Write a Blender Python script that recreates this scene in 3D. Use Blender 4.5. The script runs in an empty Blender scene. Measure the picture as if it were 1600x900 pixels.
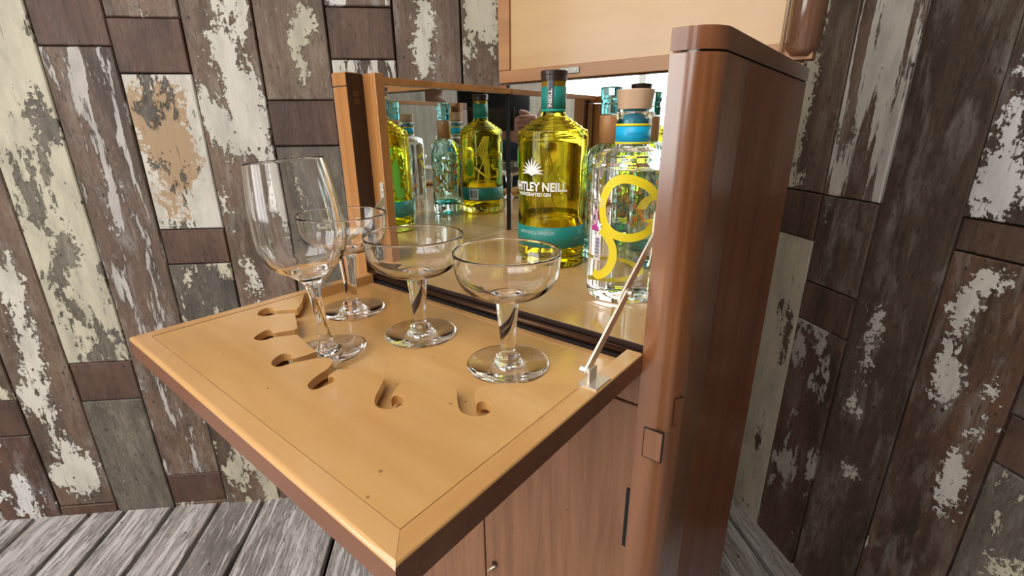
import bpy, bmesh, math, random
from mathutils import Vector, Matrix
from mathutils.geometry import tessellate_polygon

random.seed(7)
SC = bpy.context.scene
COL = SC.collection
PI = math.pi

# ------------------------------------------------------------------ camera
FPX = 736.74
PITCH, ROLL, YAW = 0.32894, -0.00829, 0.67648
HC = 1.0          # lens height above the floor, metres
H = 0.175         # lens height above the open cabinet front, metres
_R0 = Vector((1, 0, 0)); FW = Vector((0, math.cos(PITCH), -math.sin(PITCH)))
_U0 = _R0.cross(FW)
RT = _R0 * math.cos(ROLL) + _U0 * math.sin(ROLL)
UP = -_R0 * math.sin(ROLL) + _U0 * math.cos(ROLL)
EYE = Vector((0, 0, HC))
cam = bpy.data.cameras.new('camera'); cam_ob = bpy.data.objects.new('camera', cam)
COL.objects.link(cam_ob); SC.camera = cam_ob
cam.sensor_width = 36; cam.lens = 36 * FPX / 1600; cam.clip_start = 0.005
M = Matrix((RT, UP, -FW)).transposed().to_4x4(); M.translation = EYE
cam_ob.matrix_world = M

# ------------------------------------------------------------------ world, daylight, exposure
W = bpy.data.worlds.new('overcast_sky'); SC.world = W; W.use_nodes = True
bg = W.node_tree.nodes['Background']
bg.inputs[0].default_value = (1.0, 0.985, 0.965, 1); bg.inputs[1].default_value = 6.1
SC.view_settings.view_transform = 'Standard'; SC.view_settings.look = 'None'
SC.view_settings.exposure = 0.0; SC.view_settings.gamma = 1
cy = SC.cycles
cy.max_bounces = 32; cy.transmission_bounces = 30; cy.glossy_bounces = 12; cy.diffuse_bounces = 5
cy.transparent_max_bounces = 12; cy.sample_clamp_indirect = 12; cy.blur_glossy = 0.6

ROOM = dict(x0=-3.0, y0=-3.0, zc=2.6)
WIN_END = (-2.3, -0.25, 0.55, 2.45)      # y0,y1,z0,z1 in the end wall
WIN_REAR = (-2.3, -1.3, 1.0, 2.45)      # x0,x1,z0,z1 in the rear wall
def portal(name, loc, rot, sx, sy):
    l = bpy.data.lights.new(name, 'AREA'); l.shape = 'RECTANGLE'; l.size = sx; l.size_y = sy
    l.cycles.is_portal = True
    o = bpy.data.objects.new(name, l); COL.objects.link(o); o.location = loc; o.rotation_euler = rot
portal('window_portal', (ROOM['x0'] - .06, (WIN_END[0] + WIN_END[1]) / 2, (WIN_END[2] + WIN_END[3]) / 2), (0, -PI / 2, 0),
       WIN_END[3] - WIN_END[2], WIN_END[1] - WIN_END[0])
portal('window_portal', ((WIN_REAR[0] + WIN_REAR[1]) / 2, ROOM['y0'] - .06, (WIN_REAR[2] + WIN_REAR[3]) / 2), (PI / 2, 0, 0),
       WIN_REAR[1] - WIN_REAR[0], WIN_REAR[3] - WIN_REAR[2])

SKY = (-2.2, .0, -2.1, .0)             # x0,x1,y0,y1 of the rooflight
portal('rooflight_portal', ((SKY[0] + SKY[1]) / 2, (SKY[2] + SKY[3]) / 2, ROOM['zc'] + .11), (0, 0, 0), SKY[1] - SKY[0], SKY[3] - SKY[2])

# ------------------------------------------------------------------ pixel helpers
DX = Vector((math.cos(YAW), -math.sin(YAW), 0)); DY = Vector((math.sin(YAW), math.cos(YAW), 0))
def ray(x, y): return FW * FPX + RT * (x - 800) + UP * (450 - y)
def on_z(x, y, z):                      # world point at height z (metres above floor)
    d = ray(x, y); return EYE + d * ((z - HC) / d.z)
def project(p):
    q = p - EYE; f = q.dot(FW); return 800 + FPX * q.dot(RT) / f, 450 - FPX * q.dot(UP) / f
def cabz(z): return HC + z * H           # height in H units relative to lens
def tocab(p):                           # world -> cabinet axes (H units)
    q = (p - EYE) / H; return Vector((q.dot(DX), q.dot(DY), q.z))
def fromcab(X, Y, Z): return EYE + (DX * X + DY * Y) * H + Vector((0, 0, Z * H))
def cab_on_z(x, y, z): return tocab(on_z(x, y, cabz(z)))
def cab_on_Y(x, y, Y):
    d = ray(x, y); return tocab(EYE + d * (Y * H / d.dot(DY)))
def cab_on_X(x, y, X):
    d = ray(x, y); return tocab(EYE + d * (X * H / d.dot(DX)))
def z_at(x, y, p):                      # height where the pixel's ray is as far ahead as p
    d = ray(x, y); return (EYE + d * (p.y / d.y)).z
def px_r(npx, p): return npx / FPX * (p - EYE).dot(FW)

# ------------------------------------------------------------------ object helpers
def put(name, me, mat=None, parent=None, smooth=False, loc=None):
    o = bpy.data.objects.new(name, me); COL.objects.link(o)
    if mat is not None:
        for m in (mat if isinstance(mat, (list, tuple)) else [mat]): me.materials.append(m)
    if parent is not None: o.parent = parent
    if loc is not None: o.location = loc
    if smooth: me.polygons.foreach_set('use_smooth', [True] * len(me.polygons))
    return o
def empty(name, loc=(0, 0, 0), rz=0):
    o = bpy.data.objects.new(name, None); COL.objects.link(o); o.empty_display_size = .05
    o.location = loc; o.rotation_euler = (0, 0, rz); return o
def tag(o, label, cat, group=None):
    o['label'] = label; o['category'] = cat
    if group: o['group'] = group
    return o
class MB:
    def __init__(s): s.v = []; s.f = []; s.mi = []
    def add(s, vs, fs, mi=0):
        n = len(s.v); s.v += [tuple(v) for v in vs]; s.f += [tuple(i + n for i in f) for f in fs]; s.mi += [mi] * len(fs); return s
    def box(s, x0, x1, y0, y1, z0, z1, c=0.0, mi=0):
        if c <= 0:
            vs = [(x, y, z) for z in (z0, z1) for y in (y0, y1) for x in (x0, x1)]
            return s.add(vs, [(0, 2, 3, 1), (4, 5, 7, 6), (0, 1, 5, 4), (2, 6, 7, 3), (0, 4, 6, 2), (1, 3, 7, 5)], mi)
        bm = bmesh.new(); bmesh.ops.create_cube(bm, size=1)
        for v in bm.verts: v.co = ((x0 + x1) / 2 + v.co.x * (x1 - x0), (y0 + y1) / 2 + v.co.y * (y1 - y0), (z0 + z1) / 2 + v.co.z * (z1 - z0))
        bmesh.ops.bevel(bm, geom=bm.edges[:], offset=c, segments=2, affect='EDGES', profile=.5)
        bm.verts.index_update()
        s.add([v.co.copy() for v in bm.verts], [[v.index for v in f.verts] for f in bm.faces], mi); bm.free(); return s
    def lathe(s, prof, n=64, close=False, mi=0, cx=0, cy=0):
        m = len(prof); vs = []; fs = []
        for r, z in prof:
            for k in range(n):
                a = 2 * PI * k / n; vs.append((cx + r * math.cos(a), cy + r * math.sin(a), z))
        for i in range(m if close else m - 1):
            j = (i + 1) % m
            for k in range(n):
                k2 = (k + 1) % n; fs.append((i * n + k, i * n + k2, j * n + k2, j * n + k))
        return s.add(vs, fs, mi)
    def prism(s, poly, z0, z1, axis='z', mi=0):   # poly in 2D, extruded
        n = len(poly)
        def P3(p, h): return (p[0], p[1], h) if axis == 'z' else ((h, p[0], p[1]) if axis == 'x' else (p[0], h, p[1]))
        tris = tessellate_polygon([[Vector((p[0], p[1], 0)) for p in poly]])
        vs = [P3(p, z0) for p in poly] + [P3(p, z1) for p in poly]
        area = sum(poly[i][0] * poly[(i + 1) % n][1] - poly[(i + 1) % n][0] * poly[i][1] for i in range(n))
        fs = []
        for t in tris:
            a, b, c = t
            ar = (poly[b][0] - poly[a][0]) * (poly[c][1] - poly[a][1]) - (poly[b][1] - poly[a][1]) * (poly[c][0] - poly[a][0])
            if ar < 0: a, b, c = c, b, a
            fs += [(c, b, a), (a + n, b + n, c + n)]
        for i in range(n):
            j = (i + 1) % n
            fs.append((i, j, j + n, i + n) if area > 0 else (j, i, i + n, j + n))
        return s.add(vs, fs, mi)
    def tube(s, pts, r, n=10, mi=0, caps=True):
        pts = [Vector(p) for p in pts]; rs = r if isinstance(r, (list, tuple)) else [r] * len(pts); vs = []; fs = []
        for i, p in enumerate(pts):
            t = (pts[min(i + 1, len(pts) - 1)] - pts[max(i - 1, 0)]).normalized()
            a = t.orthogonal().normalized() if i == 0 else (a - t * a.dot(t)).normalized()
            b = t.cross(a)
            for k in range(n):
                q = 2 * PI * k / n; vs.append(p + (a * math.cos(q) + b * math.sin(q)) * rs[i])
        for i in range(len(pts) - 1):
            for k in range(n):
                k2 = (k + 1) % n; fs.append((i * n + k, i * n + k2, (i + 1) * n + k2, (i + 1) * n + k))
        if caps: fs += [tuple(range(n))[::-1], tuple(range((len(pts) - 1) * n, len(pts) * n))]
        return s.add(vs, fs, mi)
    def bar(s, a, b, side, w, t, mi=0):           # flat bar from a to b, thickness t along side
        a, b, side = Vector(a), Vector(b), Vector(side).normalized()
        d = (b - a).normalized(); u = d.cross(side).normalized(); poly = []
        for c, sg in ((a, -1), (b, 1)):
            for k in range(7):
                q = -PI / 2 + PI * k / 6
                poly.append(c + d * (math.cos(q) * w / 2 * sg) + u * (math.sin(q) * w / 2 * sg))
        n = len(poly); vs = [p - side * t / 2 for p in poly] + [p + side * t / 2 for p in poly]
        fs = [tuple(range(n))[::-1], tuple(range(n, 2 * n))] + [(i, (i + 1) % n, (i + 1) % n + n, i + n) for i in range(n)]
        return s.add(vs, fs, mi)
    def mesh(s, name):
        me = bpy.data.meshes.new(name); me.from_pydata(s.v, [], s.f); me.polygons.foreach_set('material_index', s.mi); me.update(); return me
    def build(s, name, mat=None, parent=None, smooth=False, loc=None, fix=False):
        me = s.mesh(name)
        if fix:
            bm = bmesh.new(); bm.from_mesh(me); bmesh.ops.recalc_face_normals(bm, faces=bm.faces[:]); bm.to_mesh(me); bm.free()
        return put(name, me, mat, parent, smooth, loc)
def smooth_path(pts, n=6, closed=False):
    pts = [Vector(p) for p in pts]; out = []; m = len(pts)
    for i in range(m if closed else m - 1):
        g = (lambda k: pts[k % m]) if closed else (lambda k: pts[max(0, min(m - 1, k))])
        a, b, c, d = g(i - 1), g(i), g(i + 1), g(i + 2)
        for k in range(n):
            t = k / n
            out.append(.5 * ((2 * b) + (c - a) * t + (2 * a - 5 * b + 4 * c - d) * t * t + (3 * b - a - 3 * c + d) * t ** 3))
    if not closed: out.append(pts[-1])
    return out

# ------------------------------------------------------------------ materials
class NT:
    def __init__(s, name):
        s.m = bpy.data.materials.new(name); s.m.use_nodes = True; s.t = s.m.node_tree; s.b = s.t.nodes['Principled BSDF']
    def n(s, kind, **kw):
        o = s.t.nodes.new(kind)
        for k, v in kw.items():
            if k == 'op': o.operation = v
            else: setattr(o, k, v)
        return o
    def l(s, a, b): s.t.links.new(a, b)
    def val(s, x, sock):
        if hasattr(x, 'is_linked') or isinstance(x, bpy.types.NodeSocket): s.l(x, sock)
        else: sock.default_value = x
    def math(s, op, a, b=0.0, clamp=False):
        o = s.n('ShaderNodeMath', op=op); o.use_clamp = clamp; s.val(a, o.inputs[0]); s.val(b, o.inputs[1]); return o.outputs[0]
    def mix(s, f, a, b):
        o = s.n('ShaderNodeMix', data_type='RGBA'); s.val(f, o.inputs[0])
        for i, c in ((6, a), (7, b)): s.val(c if not isinstance(c, tuple) else (*c[:3], 1), o.inputs[i])
        return o.outputs[2]
    def coords(s, scale=(1, 1, 1), loc=(0, 0, 0)):
        tc = s.n('ShaderNodeTexCoord'); mp = s.n('ShaderNodeMapping'); s.l(tc.outputs['Object'], mp.inputs[0])
        mp.inputs['Scale'].default_value = scale; mp.inputs['Location'].default_value = loc; return mp.outputs[0]
    def noise(s, vec, scale=1, detail=5, rough=.55, dist=0):
        o = s.n('ShaderNodeTexNoise'); s.l(vec, o.inputs['Vector']); o.inputs['Scale'].default_value = scale
        o.inputs['Detail'].default_value = detail; o.inputs['Roughness'].default_value = rough; o.inputs['Distortion'].default_value = dist; return o.outputs[0]
    def ramp(s, f, a, b, lo=0., hi=1.):
        o = s.n('ShaderNodeMapRange'); s.l(f, o.inputs[0]); o.inputs[1].default_value = a; o.inputs[2].default_value = b
        o.inputs[3].default_value = lo; o.inputs[4].default_value = hi; return o.outputs[0]
    def bump(s, h, strength, dist=.002):
        o = s.n('ShaderNodeBump'); o.inputs['Strength'].default_value = strength; o.inputs['Distance'].default_value = dist
        s.l(h, o.inputs['Height']); s.l(o.outputs[0], s.b.inputs['Normal'])
    def set(s, **kw):
        for k, v in kw.items():
            k = k.replace('_', ' '); s.val((*v, 1) if isinstance(v, tuple) and len(v) == 3 and 'olor' in k else v, s.b.inputs[k])
        return s.m
def plain(name, col, rough=.5, metal=0., **kw):
    t = NT(name); return t.set(Base_Color=col, Roughness=rough, Metallic=metal, **kw)
def wood(name, dark, light, axis='z', fine=55., rough=.3, coat=.4, blotch=.35, specks=True):
    t = NT(name); i = 'xyz'.index(axis)
    sc = [fine] * 3; sc[i] = fine * .06
    g = t.noise(t.coords(tuple(sc)), 1, 6, .6, .6)
    sc2 = [9.] * 3; sc2[i] = 2.5
    b = t.noise(t.coords(tuple(sc2), (3, 1, 2)), 1, 3, .5, .8)
    f = t.math('ADD', t.math('MULTIPLY', g, 1 - blotch), t.math('MULTIPLY', b, blotch))
    c = t.mix(t.ramp(f, .36, .64), dark, light)
    if specks:
        vo = t.n('ShaderNodeTexVoronoi'); t.l(t.coords((1, 1, 1)), vo.inputs['Vector']); vo.inputs['Scale'].default_value = 38
        sp = t.ramp(vo.outputs['Distance'], .035, .06, .75, 0)
        c = t.mix(sp, c, tuple(x * .35 for x in dark))
    t.l(c, t.b.inputs['Base Color'])
    r = t.ramp(b, .3, .7, rough * .8, rough * 1.25); t.l(r, t.b.inputs['Roughness'])
    t.bump(g, .08, .0006)
    return t.set(Coat_Weight=coat, Coat_Roughness=.12)
def glass(name, col=(1, 1, 1), ior=1.5, rough=0.0):
    t = NT(name)
    for nd in list(t.t.nodes): t.t.nodes.remove(nd)
    o = t.n('ShaderNodeOutputMaterial'); g = t.n('ShaderNodeBsdfGlass'); g.inputs['Color'].default_value = (*col, 1)
    g.inputs['IOR'].default_value = ior; g.inputs['Roughness'].default_value = rough; t.l(g.outputs[0], o.inputs[0]); return t.m

M_CAB = wood('walnut_exterior', (.15, .042, .012), (.30, .092, .027), 'z', 45, .42, .25)
M_POST = wood('polished_walnut_post', (.16, .050, .013), (.33, .115, .032), 'z', 45, .34, 1.0)
M_POST.node_tree.nodes['Principled BSDF'].inputs['Coat IOR'].default_value = 1.75; M_POST.node_tree.nodes['Principled BSDF'].inputs['Coat Roughness'].default_value = .2
M_CABX = wood('walnut_exterior_crosswise', (.13, .040, .014), (.25, .088, .032), 'x', 45, .30, .5)
M_CABY = wood('walnut_top_band', (.16, .055, .022), (.28, .105, .042), 'y', 45, .30, .5)
M_DOOR = wood('oak_door', (.20, .085, .038), (.33, .155, .078), 'z', 90, .42, .15, .25)
M_POSTL = wood('honey_post', (.35, .145, .042), (.54, .25, .080), 'z', 45, .3, .4)
M_TRAY = wood('satin_maple', (.56, .295, .095), (.70, .405, .15), 'x', 30, .25, .6, .6)
M_FRAME_X = wood('satin_maple_rail', (.56, .30, .11), (.74, .43, .175), 'x', 40, .28, .4, .5, False)
M_FRAME_Y = wood('satin_maple_rail_deep', (.54, .28, .095), (.72, .41, .155), 'y', 40, .28, .4, .5, False)
M_EDGE = wood('stained_edge', (.16, .055, .024), (.24, .088, .038), 'x', 40, .4, .3, .4, False)
M_SHELF = wood('shelf_veneer', (.56, .315, .12), (.70, .43, .19), 'x', 26, .16, .6, .6)
M_LID = wood('lid_veneer', (.46, .275, .115), (.57, .365, .17), 'x', 22, .32, .3, .7)
M_LIDF = wood('lid_rail', (.30, .13, .045), (.42, .20, .072), 'x', 40, .4, .1, .4, False)
M_DARK = plain('dark_gap', (.018, .010, .007), .7)
M_BLACK = plain('blackened_iron', (.02, .02, .022), .5, .6)
M_STEEL = plain('brushed_steel', (.82, .73, .58), .36, .8)
M_NICKEL = plain('nickel', (.74, .68, .57), .42, .7)
M_MIRROR = plain('silvered_mirror', (.86, .90, .88), .0, 1.0)
M_GLASS = glass('clear_glass', (1, 1, 1), 1.46)

def plank_mat(name, paint, cover, dark, light, blobs=(), seed=0, grain=.16, tan=None, sc=(15, 15, 7), rough=.62, amp=.85, film=.42, tan_at=()):
    """weathered board: bare grained timber under flaking paint; blobs (u, v, ru, rv, weight) are where paint is kept or lost"""
    t = NT(name); off = (seed * 3.17, seed * 1.3, seed * 5.71)
    g = t.noise(t.coords((95, 95, 5), off), 1, 6, .62, .5)
    st = t.noise(t.coords((11, 11, 3), off), 1, 4, .55, .3)
    wood_c = t.mix(t.ramp(t.math('ADD', t.math('MULTIPLY', g, .42), t.math('MULTIPLY', st, .58)), .33, .66), dark, light)
    res = t.noise(t.coords((34, 34, 9), (off[2], off[1], 1)), 1, 8, .7, .4)
    wood_c = t.mix(t.ramp(res, .50, .68, 0, film), wood_c, tuple(c * .62 for c in paint))
    sta = t.noise(t.coords((7, 7, 2.6), (off[0], off[2], 7)), 1, 7, .62, .6)
    wood_c = t.mix(t.ramp(sta, .47, .66, 0, .78), wood_c, tuple(c * .5 for c in dark))
    grit = t.noise(t.coords((210, 210, 60), (off[2], 3, off[0])), 1, 3, .6)
    wood_c = t.mix(t.ramp(grit, .58, .70, 0, .7), wood_c, tuple(c * .35 for c in dark)); wood_c = t.mix(t.ramp(grit, .40, .30, 0, .35), wood_c, tuple(min(1, c * 1.7) for c in light))
    big = t.noise(t.coords(sc, off), 1, 9, .62, .35)
    fine = t.noise(t.coords((130, 130, 14), off), 1, 4, .6, .2)
    med = t.noise(t.coords((sc[0] * 4.5, sc[1] * 4.5, sc[2] * 4.5), (off[1], 2, off[0])), 1, 6, .7, .6)
    m = t.math('ADD', t.math('MULTIPLY', t.math('SUBTRACT', big, .5), amp * 3.4), cover)
    m = t.math('ADD', m, t.math('MULTIPLY', t.math('SUBTRACT', med, .5), 1.1))
    m = t.math('ADD', m, t.math('MULTIPLY', t.math('SUBTRACT', fine, .5), grain * 2))
    tc = t.n('ShaderNodeTexCoord')
    wob = t.n('ShaderNodeTexNoise'); t.l(t.coords((20, 20, 20), off), wob.inputs['Vector']); wob.inputs['Detail'].default_value = 6; wob.inputs['Roughness'].default_value = .65
    wv = t.n('ShaderNodeVectorMath', op='MULTIPLY_ADD'); t.l(wob.outputs['Color'], wv.inputs[0]); wv.inputs[1].default_value = (.09, 0, .13); wv.inputs[2].default_value = (-.045, 0, -.065)
    wa = t.n('ShaderNodeVectorMath', op='ADD'); t.l(tc.outputs['Object'], wa.inputs[0]); t.l(wv.outputs[0], wa.inputs[1])
    def spread(m, blobs):
      for u, v, ru, rv, w in blobs:
        s1 = t.n('ShaderNodeVectorMath', op='SUBTRACT'); t.l(wa.outputs[0], s1.inputs[0]); s1.inputs[1].default_value = (u, 0, v)
        s2 = t.n('ShaderNodeVectorMath', op='MULTIPLY'); t.l(s1.outputs[0], s2.inputs[0]); s2.inputs[1].default_value = (1 / ru, 0, 1 / rv)
        s3 = t.n('ShaderNodeVectorMath', op='LENGTH'); t.l(s2.outputs[0], s3.inputs[0])
        m = t.math('ADD', m, t.ramp(s3.outputs['Value'], .35, 1.35, w, 0))
      return m
    m = spread(m, blobs)
    mask = t.ramp(m, .46, .54)
    dirt = t.noise(t.coords((26, 26, 9), (off[1], off[0], 2)), 1, 6, .65)
    pc = t.mix(t.ramp(dirt, .42, .72), paint, tuple(c * .66 for c in paint))
    if tan: pc = t.mix(t.ramp(spread(t.math('MULTIPLY', t.noise(t.coords((13, 13, 8), (off[2], 1, 4)), 1, 8, .65), 1.2), tan_at), .72, .80), pc, tan)
    crack = t.ramp(fine, .30, .36, .55, 0)
    pc = t.mix(crack, pc, dark)
    rim = t.ramp(t.math('ABSOLUTE', t.math('SUBTRACT', m, .46)), .0, .045, .65, 0)  # dark line round the flakes, their edge shadow put into the colour
    c = t.mix(mask, wood_c, pc); c = t.mix(rim, c, tuple(x * .45 for x in dark))
    vo = t.n('ShaderNodeTexVoronoi'); t.l(t.coords((1, 1, .7), off), vo.inputs['Vector']); vo.inputs['Scale'].default_value = 24
    c = t.mix(t.ramp(vo.outputs['Distance'], .05, .085, .9, 0), c, (.02, .013, .01))
    t.l(c, t.b.inputs['Base Color'])
    hgt = t.math('ADD', t.math('MULTIPLY', mask, 1.0), t.math('MULTIPLY', g, .55))
    t.bump(hgt, .8, .0020)
    return t.set(Roughness=rough)

# ------------------------------------------------------------------ the room
L0 = Vector((-1.0, 1.021, 0)); AL = math.radians(84.2); LU = Vector((math.sin(AL), math.cos(AL), 0)); LN = Vector((LU.y, -LU.x, 0))
R0 = Vector((.63, .95, 0)); AR = math.radians(170); RU = Vector((math.sin(AR), math.cos(AR), 0)); RN = Vector((RU.y, -RU.x, 0))
den = LU.x * RU.y - LU.y * RU.x; dP = R0 - L0
S_LC = (dP.x * RU.y - dP.y * RU.x) / den         # corner along the left wall
S_RC = (dP.x * LU.y - dP.y * LU.x) / den         # corner along the right wall
M_BACK = plain('wall_backing', (.02, .014, .010), .9)
M_PLASTER = plain('white_plaster', (.70, .69, .66), .8)
M_BOARDING = wood('matchboard', (.36, .30, .25), (.55, .49, .43), 'z', 30, .6, 0, .4)
M_WHITE = plain('white_gloss_paint', (.78, .78, .76), .35)
def structure(o): o['kind'] = 'structure'; return o
def wall_frame(name, P0, U, N, s0, s1):
    e = MB().box(s0, s1, .016, .12, 0, ROOM['zc']).build(name, M_BACK)
    R = Matrix((U, -N, Vector((0, 0, 1)))).transposed().to_4x4(); R.translation = P0; e.matrix_world = R
    return structure(e)
wall_left = wall_frame('wall_left', L0, LU, LN, -2.05, S_LC + .1)
wall_right = wall_frame('wall_right', R0, RU, RN, S_RC - .1, 3.95)
def on_wall(x, y, P0, U, N):
    d = ray(x, y); q = EYE + d * ((P0 - EYE).dot(N) / d.dot(N)); return (q - P0).dot(U), q.z, (q - EYE).dot(FW)
def cut_z(s, py, P0, U):
    lo, hi = -.4, 2.4
    for _ in range(40):
        mid = (lo + hi) / 2
        if project(P0 + U * s + Vector((0, 0, mid)))[1] > py: lo = mid
        else: hi = mid
    return (lo + hi) / 2
CREAM = (.56, .51, .385); PALE = (.64, .60, .52); WHITE = (.70, .68, .64); GREY = (.40, .36, .32)
BR_D, BR_L = (.085, .051, .034), (.215, .138, .094)          # brown
RD_D, RD_L = (.058, .029, .019), (.160, .084, .054)          # bare reddish timber
GR_D, GR_L = (.075, .062, .046), (.20, .17, .13)             # grey-green
DK_D, DK_L = (.040, .026, .016), (.120, .078, .050)          # very dark
bare = dict(paint=GREY, cover=-1.4, dark=RD_D, light=RD_L, film=.15)
PL = 0
def planks(wall, P0, U, N, cols):
    global PL
    for s0, s1, pieces in cols:
        sm = (s0 + s1) / 2; ztop = ROOM['zc']
        for k, (ybot, st, blobs) in enumerate(pieces):
            zb = 0.0 if ybot is None else cut_z(sm, ybot, P0, U)
            PL += 1
            uc, zc = sm, (ztop + zb) / 2
            bl = []
            for b in blobs:
                u, z, dep = on_wall(b[0], b[1], P0, U, N); bl.append((u - uc, z - zc, b[2] * dep / FPX, b[3] * dep / FPX, b[4]))
            st = dict(st)
            if 'tan_at' in st:
                tb = []
                for b in st['tan_at']:
                    u, z, dep = on_wall(b[0], b[1], P0, U, N); tb.append((u - uc, z - zc, b[2] * dep / FPX, b[3] * dep / FPX, b[4]))
                st['tan_at'] = tb
            mat = plank_mat('flaking_board_%d' % PL, seed=PL * 1.7, blobs=bl, **st)
            w, h = (s1 - s0) / 2 - .0017, (ztop - zb) / 2 - .0011
            pr = random.uniform(0, .0045); c = .0022
            m = MB()
            vs = [(x, .018, z) for x, z in ((-w, -h), (w, -h), (w, h), (-w, h))] + [(x, c - pr, z) for x, z in ((-w, -h), (w, -h), (w, h), (-w, h))] \
                + [(x, -pr, z) for x, z in ((-w + c, -h + c), (w - c, -h + c), (w - c, h - c), (-w + c, h - c))]
            fs = [(8, 9, 10, 11), (0, 3, 2, 1)] + [(a, (a + 1) % 4, (a + 1) % 4 + 4, a + 4) for a in range(4)] + [(a + 4, (a + 1) % 4 + 4, (a + 1) % 4 + 8, a + 8) for a in range(4)]
            m.add(vs, fs)
            m.build('plank', mat, wall, loc=(uc, 0, zc))
            ztop = zb
def st(paint=CREAM, cover=.2, d=BR_D, l=BR_L, **kw): return dict(paint=paint, cover=cover + .10, dark=d, light=l, **kw)
SEAM = [-.207, -.067, .075, .2125, .351, .489, .629, .763, .902, 1.04, 1.18, 1.32, 1.46]
left_cols = [
    (-.347, SEAM[0], [(628, st(CREAM, .25), []), (683, bare, []), (None, st(WHITE, .1, RD_D, RD_L, grain=.05), [(45, 770, 28, 70, .6), (10, 700, 40, 14, .4)])]),
    (SEAM[0], SEAM[1], [(788, st(PALE, -.05), [(20, 440, 26, 120, .55), (70, 640, 30, 130, .55), (130, 740, 50, 40, .6), (10, 300, 30, 60, .3)]), (None, bare, [])]),
    (SEAM[1], SEAM[2], [(566, st(CREAM, .42, GR_D, GR_L), [(30, 120, 45, 90, .3), (100, 330, 40, 110, .25), (150, 470, 34, 70, .25), (70, 190, 22, 50, -.55), (112, 395, 20, 22, -.7)]), (625, bare, []), (None, st(CREAM, -.02, GR_D, GR_L, amp=.7), [(172, 670, 10, 22, .45), (205, 755, 20, 12, .3)])]),
    (SEAM[2], SEAM[3], [(72, bare, []), (740, st((.50, .46, .42), .24, BR_D, BR_L, sc=(30, 30, 4), grain=.4, film=.7), [(130, 110, 40, 40, .35), (185, 330, 16, 60, .35), (218, 590, 8, 40, .4)]), (783, bare, []), (None, st(PALE, .2), [])]),
    (SEAM[3], SEAM[4], [(28, st(PALE, .30), []), (115, bare, []), (358, st(PALE, .72, GR_D, GR_L, tan=(.40, .27, .155), tan_at=[(252, 185, 38, 56, .6), (275, 250, 40, 40, .35), (265, 310, 34, 30, .25)]), [(247, 258, 20, 12, -.7), (300, 270, 12, 14, -.4), (330, 225, 16, 60, .3)]), (412, bare, []), (520, st(CREAM, .42, GR_D, GR_L), [(318, 450, 18, 22, -.6)]), (None, st(CREAM, .45), [(400, 760, 20, 30, -.5)])]),
    (SEAM[4], SEAM[5], [(None, st(PALE, -.1, BR_D, BR_L), [(365, 60, 38, 140, .78), (372, 190, 32, 80, .72), (322, 170, 20, 90, .5), (345, 330, 14, 60, .5), (300, 50, 22, 80, -.4), (388, 430, 16, 40, .8), (430, 300, 18, 130, .7), (400, 330, 20, 40, .5)])]),
    (SEAM[5], SEAM[6], [(157, st(CREAM, -.12, BR_D, (.26, .18, .125)), [(478, 20, 20, 45, .8), (462, 70, 18, 40, .75), (478, 115, 10, 16, .5), (415, 30, 10, 80, -.4)]), (228, bare, []), (None, st(CREAM, .08, GR_D, (.17, .135, .10)), [(465, 300, 8, 30, .5)])]),
    (SEAM[6], SEAM[7], [(11, st(WHITE, .3), []), (93, bare, []), (None, st(PALE, .5, grain=.45, sc=(30, 30, 5)), [])]),
    (SEAM[7], SEAM[8], [(None, st(PALE, -.3, BR_D, BR_L), [(662, 20, 16, 40, 1.1), (660, 75, 22, 40, 1.15), (668, 110, 16, 14, .7)])]),
    (SEAM[8], SEAM[9], [(None, st(CREAM, .05), [(748, 20, 26, 42, .9), (735, 92, 14, 22, .7), (770, 70, 12, 60, .3)])]),
    (SEAM[9], SEAM[10], [(None, st(CREAM, .25), [])]),
    (SEAM[10], SEAM[11], [(None, st(PALE, .2), [])]),
    (SEAM[11], S_LC - .0, [(None, st(CREAM, .3), [])]),
]
for k in range(5):
    a = -.347 - .14 * (k + 1); left_cols.append((a, a + .14, [(300 + 90 * (k % 3), st((CREAM, PALE, WHITE)[k % 3], .15 + .1 * (k % 3)), []), (None, bare if k % 2 else st(PALE, .3), [])]))
planks(wall_left, L0, LU, LN, left_cols)
RS = [-.268, -.138, -.008, .119, .255, .388, .52]
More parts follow.
